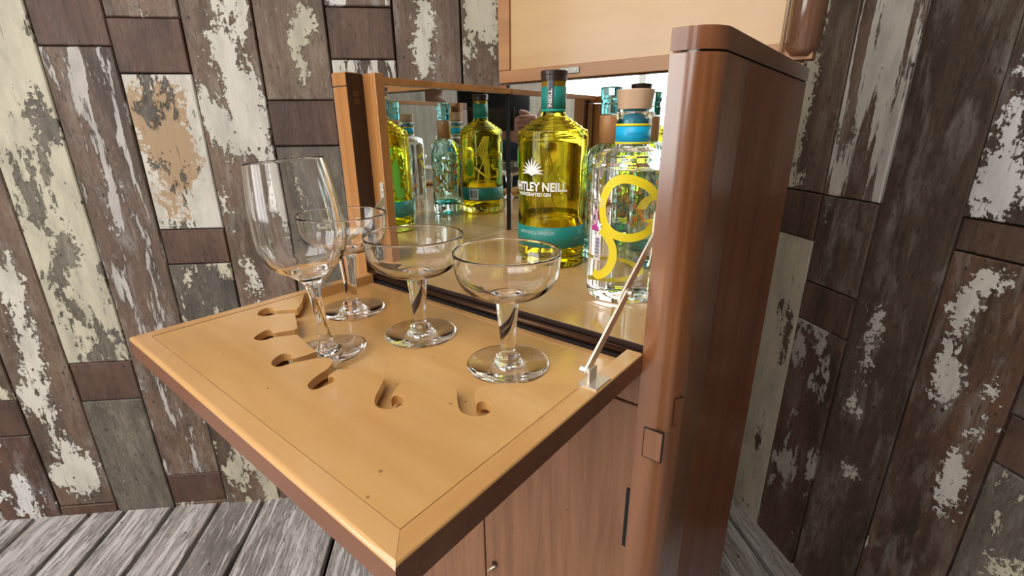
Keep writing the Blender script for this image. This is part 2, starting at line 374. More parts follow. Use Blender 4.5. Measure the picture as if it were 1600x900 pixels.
right_cols = [
    (S_RC + .004, RS[0], [(None, st(CREAM, .2), [])]),
    (RS[0], RS[1], [(None, st(CREAM, .3, DK_D, BR_L), [])]),
    (RS[1], RS[2], [(297, st(CREAM, -.2, BR_D, (.19, .125, .085)), [(1280, 60, 22, 70, .9), (1255, 170, 20, 90, .9), (1240, 280, 40, 14, .9), (1330, 60, 18, 60, -.3)]), (366, dict(bare, dark=DK_D), []), (None, st(CREAM, .85, DK_D, BR_L), [(1230, 520, 10, 50, -.5), (1195, 760, 26, 20, -.35)])]),
    (RS[2], RS[3], [(311, st(PALE, .42, BR_D, BR_L, sc=(34, 34, 3), grain=.5), [(1400, 60, 40, 80, .25), (1320, 210, 20, 20, -.4)]), (452, st(PALE, -.15, DK_D, (.17, .115, .075)), [(1292, 330, 8, 24, .8)]), (512, dict(bare, dark=DK_D), []), (None, st(GREY, .12, DK_D, RD_L, grain=.3), [(1275, 505, 34, 16, .5), (1230, 720, 12, 30, .4), (1250, 560, 12, 60, .3)])]),
    (RS[3], RS[4], [(None, st(PALE, -.45, DK_D, DK_L), [(1372, 500, 14, 40, 1.15), (1350, 560, 14, 46, 1.15), (1330, 630, 22, 18, 1.0), (1330, 735, 12, 14, 1.1), (1548, 40, 16, 40, .3)])]),
    (RS[4], RS[5], [(352, st(WHITE, -.1, DK_D, DK_L), [(1570, 20, 30, 40, 1.1), (1590, 190, 34, 70, .95), (1560, 290, 46, 60, .9), (1480, 60, 20, 60, -.4), (1545, 120, 30, 30, -.5)]), (408, dict(bare, dark=DK_D), []), (None, st(PALE, -.12, DK_D, (.17, .085, .05)), [(1545, 440, 40, 22, .8), (1500, 490, 24, 30, .8), (1490, 590, 34, 60, .85), (1545, 605, 20, 16, .7), (1490, 740, 14, 90, .9), (1400, 800, 26, 70, .35)])]),
    (RS[5], RS[6], [(690, st(GREY, .0, DK_D, (.16, .12, .09)), []), (770, dict(bare, dark=DK_D), []), (None, st(CREAM, .1, GR_D, GR_L), [(1560, 890, 26, 18, .8), (1590, 880, 12, 10, .6)])]),
]
for k in range(6):
    a = RS[-1] + .135 * k; right_cols.append((a, a + .135, [(None, st((PALE, CREAM, WHITE)[k % 3], .05 + .12 * (k % 2), DK_D, BR_L), [])]))
planks(wall_right, R0, RU, RN, right_cols)

# floor
floor = structure(MB().box(-3.1, 1.6, -3.1, 1.5, -.12, -.028).build('floor', M_BACK))
FA = math.radians(-7.0); FUv = Vector((math.sin(FA), math.cos(FA), 0)); FSv = Vector((math.cos(FA), -math.sin(FA), 0))
GRD, GRL = (.24, .21, .19), (.54, .50, .47)
def fl_s(x, y): return on_z(x, y, 0).dot(FSv)
seams = sorted([fl_s(*p) for p in ((108, 857), (163, 855), (242, 852), (315, 848), (390, 846), (515, 877))])
fs = [seams[0] - .135 * k for k in range(13, 0, -1)] + seams
while fs[-1] < 1.5: fs.append(fs[-1] + .128)
sR = fl_s(1165, 860)
k = min(range(len(fs)), key=lambda i: abs(fs[i] - sR)); sh = sR - fs[k]
for i in range(len(fs)):
    if fs[i] > 0: fs[i] += sh
for i in range(len(fs) - 1):
    a, b = fs[i], fs[i + 1]; w = (b - a) / 2 - (.0045 if i % 2 else .008)
    if w < .01: continue
    y0, y1 = -2.95, 1.45; kk = random.uniform(1.05, 1.35)
    mat = plank_mat('weathered_floor_%d' % i, paint=(.64, .61, .59), cover=.50, dark=tuple(c * kk for c in GRD), light=tuple(c * kk for c in GRL), film=.3, seed=40 + i * 2.3, grain=.16, rough=.7, amp=.35, sc=(34, 34, 2.2))
    h = (y1 - y0) / 2; pr = random.uniform(0, .004)
    o = MB().box(-w, w, -.028, -pr, -h, h, .0025).build('floor_board', mat, floor)
    o.matrix_world = Matrix.Translation(FSv * ((a + b) / 2) + FUv * ((y0 + y1) / 2)) @ Matrix.Rotation(-FA, 4, 'Z') @ Matrix.Rotation(-PI / 2, 4, 'X')

# the rest of the room, behind and beside the photographer
cm = MB(); zc_, zd_ = ROOM['zc'], ROOM['zc'] + .1
cm.box(-3.2, SKY[0], -3.2, 1.6, zc_, zd_); cm.box(SKY[1], 1.6, -3.2, 1.6, zc_, zd_); cm.box(SKY[0], SKY[1], -3.2, SKY[2], zc_, zd_); cm.box(SKY[0], SKY[1], SKY[3], 1.6, zc_, zd_)
structure(cm.build('ceiling', M_PLASTER))
fm = MB()
for i in range(5):
    c = SKY[0] + (SKY[1] - SKY[0]) * i / 4; fm.box(c - .025, c + .025, SKY[2], SKY[3], zc_ + .02, zc_ + .08)
structure(fm.build('window_3', M_WHITE))
def wall_with_window(name, a0, a1, win, place, n=0):
    w0, w1, z0, z1 = win; zc = ROOM['zc']; m = MB()
    for x0, x1, q0, q1 in ((a0, w0, 0, zc), (w1, a1, 0, zc), (w0, w1, 0, z0), (w0, w1, z1, zc)):
        place(m, x0, x1, q0, q1, 0, .1)
    structure(m.build(name, M_BOARDING))
    f = MB()
    for q0, q1 in ((z0, z0 + .05), (z1 - .05, z1)): place(f, w0, w1, q0, q1, .02, .08)
    nb = 3
    for i in range(nb + 1):
        c = w0 + (w1 - w0) * i / nb; place(f, max(w0, c - .03), min(w1, c + .03), z0, z1, .02, .08)
    place(f, w0, w1, z0 + .68 * (z1 - z0) - .02, z0 + .68 * (z1 - z0) + .02, .02, .08)
    structure(f.build('window_%d' % n, M_WHITE))
wall_with_window('wall_end', -3.1, 1.25, WIN_END, lambda m, a, b, q0, q1, d0, d1: m.box(ROOM['x0'] - d1, ROOM['x0'] - d0, a, b, q0, q1), 1)
wall_with_window('wall_rear', -3.1, 1.6, WIN_REAR, lambda m, a, b, q0, q1, d0, d1: m.box(a, b, ROOM['y0'] - d1, ROOM['y0'] - d0, q0, q1), 2)

# ------------------------------------------------------------------ the cocktail cabinet (axes along the cabinet, H units about the lens)
XL, XR = -3.15, -.585          # outer sides
IL, IR = -2.905, -.765         # inner faces of the posts
YF, YB = 1.92, 3.85            # front plane of posts, back
ZT = .345                      # top of the sides
XC, YC = (XL + XR) / 2, (YF + YB) / 2
base = fromcab(XC, YC, 0); base.z = 0
cab = empty('cocktail_cabinet', base, -YAW)
tag(cab, 'brown wooden cocktail cabinet with open lid, lowered front flap and mirrored inside', 'cabinet')
def cx_(X): return (X - XC) * H
def cy_(Y): return (Y - YC) * H
def cz_(Z): return HC + Z * H
def cp(X, Y, Z): return Vector((cx_(X), cy_(Y), cz_(Z)))
def cbox(m, X0, X1, Y0, Y1, Z0, Z1, c=0, mi=0): return m.box(cx_(X0), cx_(X1), cy_(Y0), cy_(Y1), cz_(Z0), cz_(Z1), c, mi)
ZB = -HC / H                    # floor in H units
def post_poly(side, grow=0, depth=.42, rad=.125):
    # plan of the corner post, rounded on the outside front
    xo, xi = (XR, IR) if side > 0 else (XL, IL); s = side; P = []
    P.append((xi, YF - grow)); 
    for k in range(17):
        a = -PI / 2 + PI / 2 * k / 16
        P.append((xo + s * grow - s * (rad + grow) + s * (rad + grow) * math.cos(a), YF - grow + (rad + grow) + (rad + grow) * math.sin(a)))
    P += [(xo + s * grow, YF + depth), (xo - s * .118, YF + depth), (xo - s * .118, YF + .13), (xi, YF + .13)]
    return [(cx_(x), cy_(y)) for x, y in P]
ZCAP = .262
def soft(o, ang=30):
    me = o.data; bm = bmesh.new(); bm.from_mesh(me)
    for f in bm.faces: f.smooth = True
    for ed in bm.edges: ed.smooth = len(ed.link_faces) == 2 and ed.calc_face_angle(0) < math.radians(ang)
    bm.to_mesh(me); bm.free()
for side in (-1, 1):
    m = MB().prism(post_poly(side), cz_(ZB), cz_(ZCAP - .004))
    post = m.build('corner_post', M_POST if side > 0 else M_POSTL, cab, fix=True)
    soft(post)
    mod = post.modifiers.new('soft', 'BEVEL'); mod.width = .0012; mod.segments = 2; mod.limit_method = 'ANGLE'; mod.angle_limit = math.radians(50)
    if side < 0: cbox(MB(), IL - .02, IL + .0025, YF + .004, 2.05, -1.0, ZT - .006).build('post_shade_skin', wood('post_shade_wood', (.035, .013, .006), (.075, .028, .011), 'z', 45, .5, .1), cab)  # thin dark skin on the inner face, its shade put into the wood colour
    # side panel behind the post
    xo, xi = (XR, XR - .115) if side > 0 else (XL, XL + .115)
    cbox(MB(), min(xo - side * .004, xi), max(xo - side * .004, xi), YF + .430, YB, ZB, ZCAP - .004).build('side_panel', M_CAB, cab)
    # top band wrapping post and side
    pp = post_poly(side, .0); 
    n = len(pp)
    P2 = pp[:18] + [(cx_(xo), cy_(YB)), (cx_(xi), cy_(YB)), (cx_(xi), cy_(YF + .10)), (cx_(IR if side > 0 else IL), cy_(YF + .10))]
    capo = MB().prism(P2, cz_(ZCAP + .004), cz_(ZT)).build('top_band', M_CABY if side > 0 else M_POSTL, cab, fix=True)
    soft(capo)
    mod = capo.modifiers.new('soft', 'BEVEL'); mod.width = .0022; mod.segments = 3; mod.limit_method = 'ANGLE'; mod.angle_limit = math.radians(50)
    cbox(MB(), *sorted((xo - side * .02, xi)), YF + .40, YF + .45, ZB, ZCAP - .01).build('side_joint', M_DARK, cab)
    cbox(MB(), min(xo - side * .012, xi), max(xo - side * .012, xi), YF + .14, YB - .002, ZCAP - .006, ZCAP + .006).build('band_joint', M_DARK, cab)
    # stile in front of the mirror and the strip of wood above it
    s0, s1 = (IL, -2.772) if side < 0 else (-.808, IR)
    cbox(MB(), s0, s1, 2.05, 2.12, -1.0, ZT - .005, .0008).build('mirror_stile', M_POSTL, cab)
    xm = -3.02 if side < 0 else -.715
    cbox(MB(), *sorted((xm, xm - side * .05)), 2.12, 3.715, .295, ZT - .004, .0006).build('mirror_top_rail', M_POSTL, cab)
    cbox(MB(), *sorted((xm, xm + side * .008)), 2.10, 3.73, -1.0, .30).build('side_mirror', M_MIRROR, cab)
    cbox(MB(), *sorted((xm + side * .012, xi - side * .002)), YF + .11, 3.74, -1.05, ZCAP).build('mirror_backing', M_DARK, cab)
cbox(MB(), -3.015, -.72, 3.72, 3.73, -1.0, .372).build('back_mirror', M_MIRROR, cab)
cbox(MB(), -3.019, -3.006, 3.703, 3.719, -1.0, .372).build('mirror_corner_bead', M_BLACK, cab)
cbox(MB(), XL + .02, XR - .02, 3.74, YB, ZB, .372).build('back_panel', M_CAB, cab)
# interior shelf floor
cbox(MB(), -3.019, -.717, 2.005, 3.718, -1.06, -1.0, .0006).build('bar_shelf', M_SHELF, cab)
cbox(MB(), IL, IR, 1.996, 2.006, -1.06, -1.0015).build('shelf_lip', plain('dark_lip', (.035, .014, .008), .5), cab)
cbox(MB(), IL, IR, 1.93, 2.005, -1.12, -1.055).build('hinge_channel', M_DARK, cab)
piano = MB(); piano.tube([cp(IL + .03, 1.955, -1.035), cp(IR - .02, 1.955, -1.035)], .0032, 10); piano.build('piano_hinge', plain('dark_bronze', (.09, .045, .025), .4, .8), cab, True)
for X in (IL + .02, IR - .012):
    MB().tube([cp(X - .012, 2.0, -1.012), cp(X + .012, 2.0, -1.012)], .0022, 8).build('hinge_pin', M_STEEL, cab)
# lower front: rail, two doors, hinge, key plate
ZR1, ZR0 = -1.125, -1.30
cbox(MB(), IL, IR, 1.955, 2.3, -1.30, -1.10, .0006).build('front_rail', M_DOOR, cab)
cbox(MB(), IL, IR, 1.985, 2.02, ZB + .5, -1.30).build('door_shadow_gap', M_DARK, cab)
xs = cab_on_Y(757, 835, 1.95).x
for d, (x0, x1) in enumerate(((IL + .006, xs - .006), (xs + .006, IR - .006))):
    dr = cbox(MB(), x0, x1, 1.95, 2.05, ZB + .55, -1.312, .0012).build('door', M_DOOR, cab)
    if d == 1:
        kp = cab_on_Y(773, 880, 1.945)
        MB().lathe([(.0001, 0), (.0032, 0), (.0036, .0015), (.0001, .0015)], 16).build('keyhole', M_DARK, dr).matrix_local = Matrix.Translation(cp(kp.x, 1.944, kp.z)) @ Matrix.Rotation(PI / 2, 4, 'X')
        lk = MB(); q = cp(kp.x - .05, 1.935, kp.z - .05)
        lk.tube([q + Vector((.012, 0, .008)), q + Vector((.004, -.004, .0)), q + Vector((0, -.002, -.008))], .0016, 8); lk.build('latch_hook', M_STEEL, dr, True)
        a, b = cab_on_Y(988, 766, 1.945), cab_on_Y(982, 856, 1.945)
        hx = IR - .012
        cbox(MB(), hx - .018, hx + .012, 1.938, 1.962, b.z, a.z, .0006).build('hinge_leaf', M_BLACK, dr)
cbox(MB(), IL, IR, 1.95, 2.3, ZB, ZB + .54, .001).build('plinth', M_CABX, cab)
# the square plugs let into the right post
for (p0, p1, plane) in (((1007, 666), (1032, 724), 'Y'), ((1076, 600), (1090, 636), 'S')):
    if plane == 'Y':
        a, b = cab_on_Y(*p0, YF), cab_on_Y(*p1, YF)
        cbox(MB(), a.x, b.x, YF - .0035, YF + .01, b.z, a.z).build('plug_outline', M_DARK, cab)
        cbox(MB(), a.x + .0045, b.x - .0045, YF - .0045, YF + .01, b.z + .005, a.z - .005).build('plug', M_POST, cab)
    else:
        cz = cab_on_X(1083, 618, XR).z
        for g, nm, mt in ((0, 'plug_outline', M_DARK), (1, 'plug', M_POST)):
            mm = MB(); e = .004 + .0025 * g; sh = .0045 * g; vs = []
            for k in range(5):
                an = math.radians(-38 + 5.5 * k * (1 - .1 * g) + 1.2 * g); r = .125 + e
                for zz in (cz - .075 + sh, cz + .075 - sh): vs.append(cp(XR - .125 + r * math.cos(an), YF + .125 + r * math.sin(an), zz))
            mm.add(vs, [(2 * k, 2 * k + 2, 2 * k + 3, 2 * k + 1) for k in range(4)]).build(nm, mt, cab)

# lid standing open at the back
LYF, LYB = 3.74, 3.87
LZ0, LZ1 = .392, 2.05
LXL, LXR = -3.14, -.565
lid = cbox(MB(), LXL + .1, LXR - .1, LYF + .02, LYB - .01, LZ0 + .09, LZ1 - .08).build('lid', M_LID, cab)
cbox(MB(), LXL, LXR, LYF, LYB, LZ0, LZ0 + .108, .0010).build('lid_rail', M_LIDF, lid)
cbox(MB(), LXL, LXR, LYF, LYB, LZ1 - .1, LZ1, .0010).build('lid_rail', M_LIDF, lid)
cbox(MB(), LXL, LXL + .13, LYF - .004, LYB, LZ0 + .11, LZ1 - .1, .0010).build('lid_rail', M_LIDF, lid)
rr = MB(); pts = []
rr.tube([cp(LXR - .075, LYF + .045, LZ0 + .02), cp(LXR - .072, LYF + .045, LZ0 + .07), cp(LXR - .07, LYF + .045, LZ1)], [.012, .0175, .0175], 24)
rr.build('rounded_lid_edge', wood('dark_rounded_edge', (.10, .045, .024), (.19, .09, .05), 'z', 40, .12, .9, .4), lid, True)
MB().tube([cp(LXR - .178, LYF - .03, LZ0 + .05), cp(LXR - .178, LYF - .03, LZ1)], .0022, 12).build('lid_stay', M_STEEL, lid, True)
hp = cab_on_Y(892, 115, LYF)
cbox(MB(), hp.x - .11, hp.x + .085, LYF - .012, LYF + .01, LZ0 + .035, LZ0 + .085, .0006).build('lid_hinge', plain('dull_zinc', (.30, .31, .28), .45, .9), lid)
for dx in (-.03, .05):
    sm_ = MB(); sm_.lathe([(.0001, .0011), (.0016, .0008), (.0019, 0)], 14); sm_.box(-.0016, .0016, -.0003, .0003, .0007, .0014)
    sc_ = sm_.build('hinge_screw', M_NICKEL, lid); sc_.matrix_local = Matrix.Translation(cp(hp.x + dx, LYF - .0125, LZ0 + .06)) @ Matrix.Rotation(PI / 2, 4, 'X') @ Matrix.Rotation(.8, 4, 'Z')

# ------------------------------------------------------------------ drop front with its glass rack
TX0, TX1, TY0, TY1 = -2.905, -.763, .49, 1.915
TT = .105; REC = .065; FWd = .078
wells = [(-2.745, -2.655, 1.03, 1.125), (-2.43, -2.335, .865, .975), (-2.085, -1.985, .79, .90)]   # drilled pockets under the first three keyholes
bx_ = sorted([TX0 + .004, TX1 - .004] + [q for w_ in wells for q in w_[:2]]); by_ = sorted([TY0 + .01, TY1 - .01] + [q for w_ in wells for q in w_[2:]])
fm_ = MB()
for i in range(len(bx_) - 1):
    run = None
    for j in range(len(by_) - 1):
        mx, my = (bx_[i] + bx_[i + 1]) / 2, (by_[j] + by_[j + 1]) / 2
        if any(w_[0] < mx < w_[1] and w_[2] < my < w_[3] for w_ in wells):
            if run is not None: cbox(fm_, bx_[i], bx_[i + 1], by_[run], by_[j], -1 - TT + .012, -1 - REC)
            run = None
        elif run is None: run = j
    if run is not None: cbox(fm_, bx_[i], bx_[i + 1], by_[run], by_[-1], -1 - TT + .012, -1 - REC)
cbox(fm_, TX0 + .004, TX1 - .004, TY0 + .01, TY1 - .01, -1 - TT, -1 - TT + .012)
front = fm_.build('drop_front', M_TRAY, cab)
def rail(pts, name, mat, bev=.0028):
    o = MB().prism([(cx_(x), cy_(y)) for x, y in pts], cz_(-1 - TT), cz_(-1.0)).build(name, [mat, M_EDGE], front, fix=True)
    me = o.data
    for p in me.polygons:
        n_ = p.normal; c_ = p.center
        if abs(n_.z) < .5 and (abs(c_.y - cy_(TY0)) < .0006 or abs(c_.x - cx_(TX0)) < .0006 or abs(c_.x - cx_(TX1)) < .0006): p.material_index = 1
    bm = bmesh.new(); bm.from_mesh(me); ox0, ox1, oy0, zt_ = cx_(TX0), cx_(TX1), cy_(TY0), cz_(-1.0); E_ = []
    for ed in bm.edges:
        a, b = ed.verts[0].co, ed.verts[1].co
        if min(a.z, b.z) > zt_ - .001:
            for ax, lim in ((0, ox0), (0, ox1), (1, oy0)):
                if abs(a[ax] - lim) < .0004 and abs(b[ax] - lim) < .0004: E_.append(ed)
    if E_: bmesh.ops.bevel(bm, geom=E_, offset=bev, segments=4, affect='EDGES', profile=.5, material=0)
    bm.to_mesh(me); bm.free()
    return o
g = .0012
rail([(TX0, TY0), (TX1, TY0), (TX1 - FWd, TY0 + FWd), (TX0 + FWd, TY0 + FWd)], 'frame_rail', M_FRAME_X, .0030)
rail([(TX0, TY0 + g), (TX0 + FWd - g, TY0 + FWd), (TX0 + FWd - g, TY1), (TX0, TY1)], 'frame_rail', M_FRAME_Y, .0014)
rail([(TX1, TY0 + g), (TX1, TY1), (TX1 - FWd + g, TY1), (TX1 - FWd + g, TY0 + FWd)], 'frame_rail', M_FRAME_Y, .0014)
rail([(TX0 + FWd, TY1 - .045), (TX1 - FWd, TY1 - .045), (TX1 - FWd, TY1), (TX0 + FWd, TY1)], 'frame_rail', M_FRAME_X, .0006).location.z = -REC * H * .97
# glass rack outline traced along the curved edge with its six keyhole slots
edge_px = [
    [(480, 461), (472, 471), (467, 480)],
    [(464, 483), (446, 484.3), (429, 485.6), (427, 481.5), (419, 480.6), (408, 484.5), (402, 490.5), (408, 493.6), (419, 493.4), (428, 491.4), (445, 490), (461, 489)],
    [(462, 497), (464, 505), (465, 513)],
    [(460, 515), (445, 517.6), (427, 520.6), (425, 515), (415, 516), (402, 523.5), (397, 529), (405, 532), (416, 530.6), (427, 527.2), (446, 524.8), (465, 522.7)],
    [(470, 528), (477, 535), (486, 543), (495, 549)],
    [(480, 554.5), (457, 560.6), (455, 553.5), (442, 552.5), (429, 560), (424, 568), (431, 573), (444, 571.5), (456, 567.5), (476, 563.4), (495, 559.5)],
    [(507, 559), (519, 561)],
    [(520, 566), (511, 577), (497, 586), (486, 595), (481, 602), (485, 608), (494, 608), (508, 603), (521, 596), (525, 591), (520, 588.5), (513, 590.5), (514, 586), (527, 577)],
    [(547, 577.5), (569, 579), (590, 583)],
    [(601, 592), (594, 605), (587, 619), (585.5, 629), (591, 636), (606, 639.5), (622, 636), (631, 628), (630, 621), (624, 617.5), (615, 619), (611, 624), (613, 616), (620, 606), (629, 596)],
    [(650, 597.5), (678, 599), (704, 601)],
    [(713, 607), (714.5, 624), (718, 640), (729, 648), (743, 650.5), (760, 648), (768, 639), (765, 630), (756, 626.5), (747, 629), (744, 633), (742.5, 622), (743, 608)],
    [(760, 601), (790, 599), (840, 598), (880, 600)],
]
poly = []
for seg in edge_px:
    q = [Vector((c.x, c.y)) for c in (cab_on_z(x, y, -1.002) for x, y in seg)]
    poly += smooth_path(q, 3) if len(q) > 3 else q
poly[0].x = TX0 + FWd + .003; poly[-1].x = TX1 - FWd - .003
ptsR = [(p.x, p.y) for p in poly] + [(TX1 - FWd - .003, TY0 + FWd + .003), (TX0 + FWd + .003, TY0 + FWd + .003)]
rack = MB().prism([(cx_(x), cy_(y)) for x, y in ptsR], cz_(-1.041), cz_(-1.0015)).build('glass_rack', M_TRAY, front, fix=True)
md = rack.modifiers.new('soft', 'BEVEL'); md.width = .0007; md.segments = 2; md.limit_method = 'ANGLE'; md.angle_limit = math.radians(60)

# folding stays
def stay(side):
    if side < 0:
        piv = (-2.845, 1.52, -.955); p = cab_on_Y(597, 312, 2.04); top = (-2.80, 2.045, p.z)
    else:
        piv = (-.845, 1.545, -.955); top = (-.80, 2.045, cab_on_Y(597, 312, 2.04).z)
    A, B = cp(*piv), cp(*top)
    st_ = empty('folding_stay', A); st_.parent = cab
    sx = Vector((1, 0, 0)); O = -A
    e = A.lerp(B, .56)
    MB().bar(A + O, e + O, sx, .0072, .0016).build('lower_arm', M_STEEL, st_)
    MB().bar(A.lerp(B, .50) + O - side * sx * .0022, B + O - side * sx * .0022, sx, .0076, .0016).build('upper_arm', M_STEEL, st_)
    MB().tube([e + O - sx * .004, e + O + sx * .004], .0022, 12).build('rivet', M_NICKEL, st_)
    MB().tube([O + A - sx * .005, O + A + sx * .005], .0028, 14).build('rivet', M_NICKEL, st_)
    # bracket on the flap
    X, Y, Z = piv
    b = MB(); cbox(b, X - .035 if side < 0 else X - .01, X + .01 if side < 0 else X + .075, Y - .055, Y + .065, -1.003, -.993); 
    cbox(b, X - .006 + side * .024, X + .004 + side * .024, Y - .03, Y + .03, -.993, -.935)
    b.v = [tuple(Vector(v) - A) for v in b.v]; b.build('bracket', M_NICKEL, st_)
    # plate on the stile
    pl = MB(); 
    poly_ = []
    for sg, zc in ((-1, -.075), (1, .10)):
        for k in range(7):
            q = PI * k / 6; poly_.append((math.cos(q) * .0036 * -sg, zc * H + math.sin(q) * .0036 * sg))
    pl.prism(poly_, -.0012, .0006, 'y'); o = pl.build('plate', M_NICKEL, st_, fix=True); o.location = cp(top[0] + side * .0 , 2.048, top[2]) - A
    for zc in (-.075, .06):
        MB().tube([(0, -.0022, zc * H), (0, -.0008, zc * H)], .0020, 12).build('screw', M_STEEL, st_, loc=o.location)
stay(-1); stay(1)
# ball catch on the left post and the bracket slot
for zc in (.215, .17):
    cbox(MB(), IL - .002, IL + .008, YF + .045, YF + .085, zc - .018, zc + .018, .0004).build('catch_plate', plain('dull_brass_%d' % int(zc * 100), (.16, .09, .045), .4, .8), cab)

# ------------------------------------------------------------------ glasses
ZREC = cabz(-1 - REC) + .0002
def lathe_spline(pts, n=5): return [(max(p.x, 0.00005), p.y) for p in smooth_path([Vector(p) for p in pts], n)]
def stemware(name, kind, foot_px, rim_px, foot_w, rim_w, label, lean=0, group=None):
    p = on_z(*foot_px, ZREC); ht = z_at(*rim_px, p) - ZREC
    top = p + Vector((0, 0, ht)); rf = px_r(foot_w / 2, p); rr = px_r(rim_w / 2, top)
    e = empty(name, p + Vector((0, 0, rf * abs(math.sin(math.radians(lean)))))); e.rotation_euler = (0, math.radians(lean), 0)
    tag(e, label, 'glass', group)
    foot_b = [(.00005, .0003), (rf * .5, .0002), (rf * .975, 0), (rf, .0006), (rf * .99, .0014)]
    if kind == 'coupe':
        zk = .007; zs = ht * .61 
        foot = foot_b + lathe_spline([(rf * .99, .0014), (rf * .7, .0017), (rf * .42, .0024), (rf * .29, .0050), (rf * .29, .0080), (rf * .19, .0102)], 4)[1:]
        st0 = rf * .19; st1 = rf * .29
        stem = [(st0, .0102)] + lathe_spline([(st0, .0102), (st0 * .9, .0135), (st0 * 1.1, zs * .55), (st1 * .93, zs * .9), (st1 * 1.02, zs - .002)], 6)[1:]
        d = ht - zs
        out = lathe_spline([(st1 * 1.02, zs - .002), (st1 * 1.3, zs + .0004), (rr * .55, zs + d * .055), (rr * .82, zs + d * .24), (rr * .955, zs + d * .52), (rr * 1.0, zs + d * .97)], 7)
        inn = lathe_spline([(rr - .0011, ht - .0004), (rr * .955 - .0012, zs + d * .53), (rr * .82 - .0014, zs + d * .26 + .0004), (rr * .53, zs + d * .065 + .0017), (rr * .22, zs + d * .02 + .0016), (0, zs + d * .01 + .0016)], 7)
        hollow = lathe_spline([(.0001, .018), (st0 * .22, .026), (st0 * .45, zs * .6), (st1 * .62, zs * .9), (st1 * .68, zs + .001)], 5)
    else:
        zs = ht * .43; d = ht - zs; rm = rr * 1.19
        foot = foot_b + lathe_spline([(rf * .99, .0014), (rf * .65, .0018), (rf * .32, .0036), (rf * .20, .0085), (rf * .165, .013)], 4)[1:]
        st0 = rf * .165
        stem = [(st0, .013)] + lathe_spline([(st0, .013), (st0 * .82, .025), (st0 * .85, zs * .6), (st0 * 1.1, zs * .85), (st0 * 1.75, zs - .003)], 6)[1:]
        out = lathe_spline([(st0 * 1.75, zs - .003), (rm * .45, zs + d * .025), (rm * .78, zs + d * .115), (rm * .96, zs + d * .26), (rm, zs + d * .38), (rm * .97, zs + d * .61), (rm * .90, zs + d * .84), (rr, ht - .0006)], 7)
        inn = lathe_spline([(rr - .0011, ht - .0004), (rm * .90 - .0012, zs + d * .84), (rm * .97 - .0013, zs + d * .61), (rm - .0014, zs + d * .38), (rm * .96 - .0015, zs + d * .265), (rm * .78 - .0012, zs + d * .125 + .001), (rm * .43, zs + d * .04 + .0012), (0, zs + d * .018 + .002)], 7)
    MB().lathe(foot, 72).build('foot', M_GLASS, e, True)
    MB().lathe(stem, 48).build('stem', M_GLASS, e, True)
    rim = [(rr - .0002, ht), (rr - .0008, ht)]
    MB().lathe(out + rim + inn, 80).build('bowl', M_GLASS, e, True)
    return e
stemware('wine_glass', 'wine', (514, 553), (432, 254), 116, 119, 'tall clear wine glass leaning in the keyhole slot of the rack', -4.5)
stemware('champagne_coupe', 'coupe', (552, 483), (533, 333), 97, 136, 'clear champagne coupe behind the tall wine glass, beside the left stay', 0, 'champagne coupes')
stemware('champagne_coupe', 'coupe', (658, 520), (643, 366), 111, 155, 'clear champagne coupe standing between the two other coupes', 0, 'champagne coupes')
stemware('champagne_coupe', 'coupe', (794, 568), (784, 391), 129, 171, 'clear champagne coupe in front of the yellow gin bottle', 0, 'champagne coupes')

# ------------------------------------------------------------------ bottles
ZSH = cabz(-1.0) + .0003
def bottle_root(name, contact_px, r_px, label):
    q = on_z(*contact_px, ZSH); d = Vector((q.x, q.y, 0)).normalized(); r = px_r(r_px, q + d * .04)
    p = q + d * r; p.z = ZSH
    t = -d; e = empty(name, p, math.atan2(t.x, -t.y)); tag(e, label, 'bottle', 'gin bottles in the cabinet')
    return e, p, r
def zpx(x, y, p): return z_at(x, y, p) - ZSH
def zpf(x, y, p, r):                                 # height of a pixel on the near face of the bottle
    d = Vector((p.x, p.y, 0)).normalized(); return z_at(x, y, p - d * r) - ZSH
def cyl_hit(x, y, p, r):                            # (angle from the camera side, height) where a pixel meets the bottle wall
    d = ray(x, y); o = EYE - p; a = d.x ** 2 + d.y ** 2; b = 2 * (o.x * d.x + o.y * d.y); c = o.x ** 2 + o.y ** 2 - r * r
    disc = b * b - 4 * a * c
    t = (-b - math.sqrt(max(disc, 0))) / (2 * a); q = o + d * t
    dd = Vector((-p.x, -p.y, 0)).normalized(); rt = Vector((-dd.y, dd.x, 0))
    return math.atan2(q.dot(rt), q.dot(dd)), q.z
def arc(m, r, a0, a1, z0, z1, n=None, mi=0, th=.0003):  # a printed or paper patch on the bottle wall, with thickness
    n = n or max(3, int(abs(a1 - a0) / .09)); vs = []
    for k in range(n + 1):
        a = a0 + (a1 - a0) * k / n
        for rr, z in ((r, z0), (r, z1), (r - th, z0), (r - th, z1)): vs.append((rr * math.sin(a), -rr * math.cos(a), z))
    fs = []
    for k in range(n):
        i, j = 4 * k, 4 * k + 4; fs += [(i, j, j + 1, i + 1), (i + 2, i + 3, j + 3, j + 2), (i + 1, j + 1, j + 3, i + 3), (i, i + 2, j + 2, j)]
    if a1 - a0 < 2 * PI - .01: fs += [(0, 1, 3, 2), (4 * n, 4 * n + 2, 4 * n + 3, 4 * n + 1)]
    return m.add(vs, fs, mi)
def wrap(m, pts2, faces, r, a0, z0, mi=0):            # flat artwork (x, z) wrapped round the wall at angle a0
    m.add([(r * math.sin(a0 + x / r), -r * math.cos(a0 + x / r), z0 + z) for x, z in pts2], faces, mi)
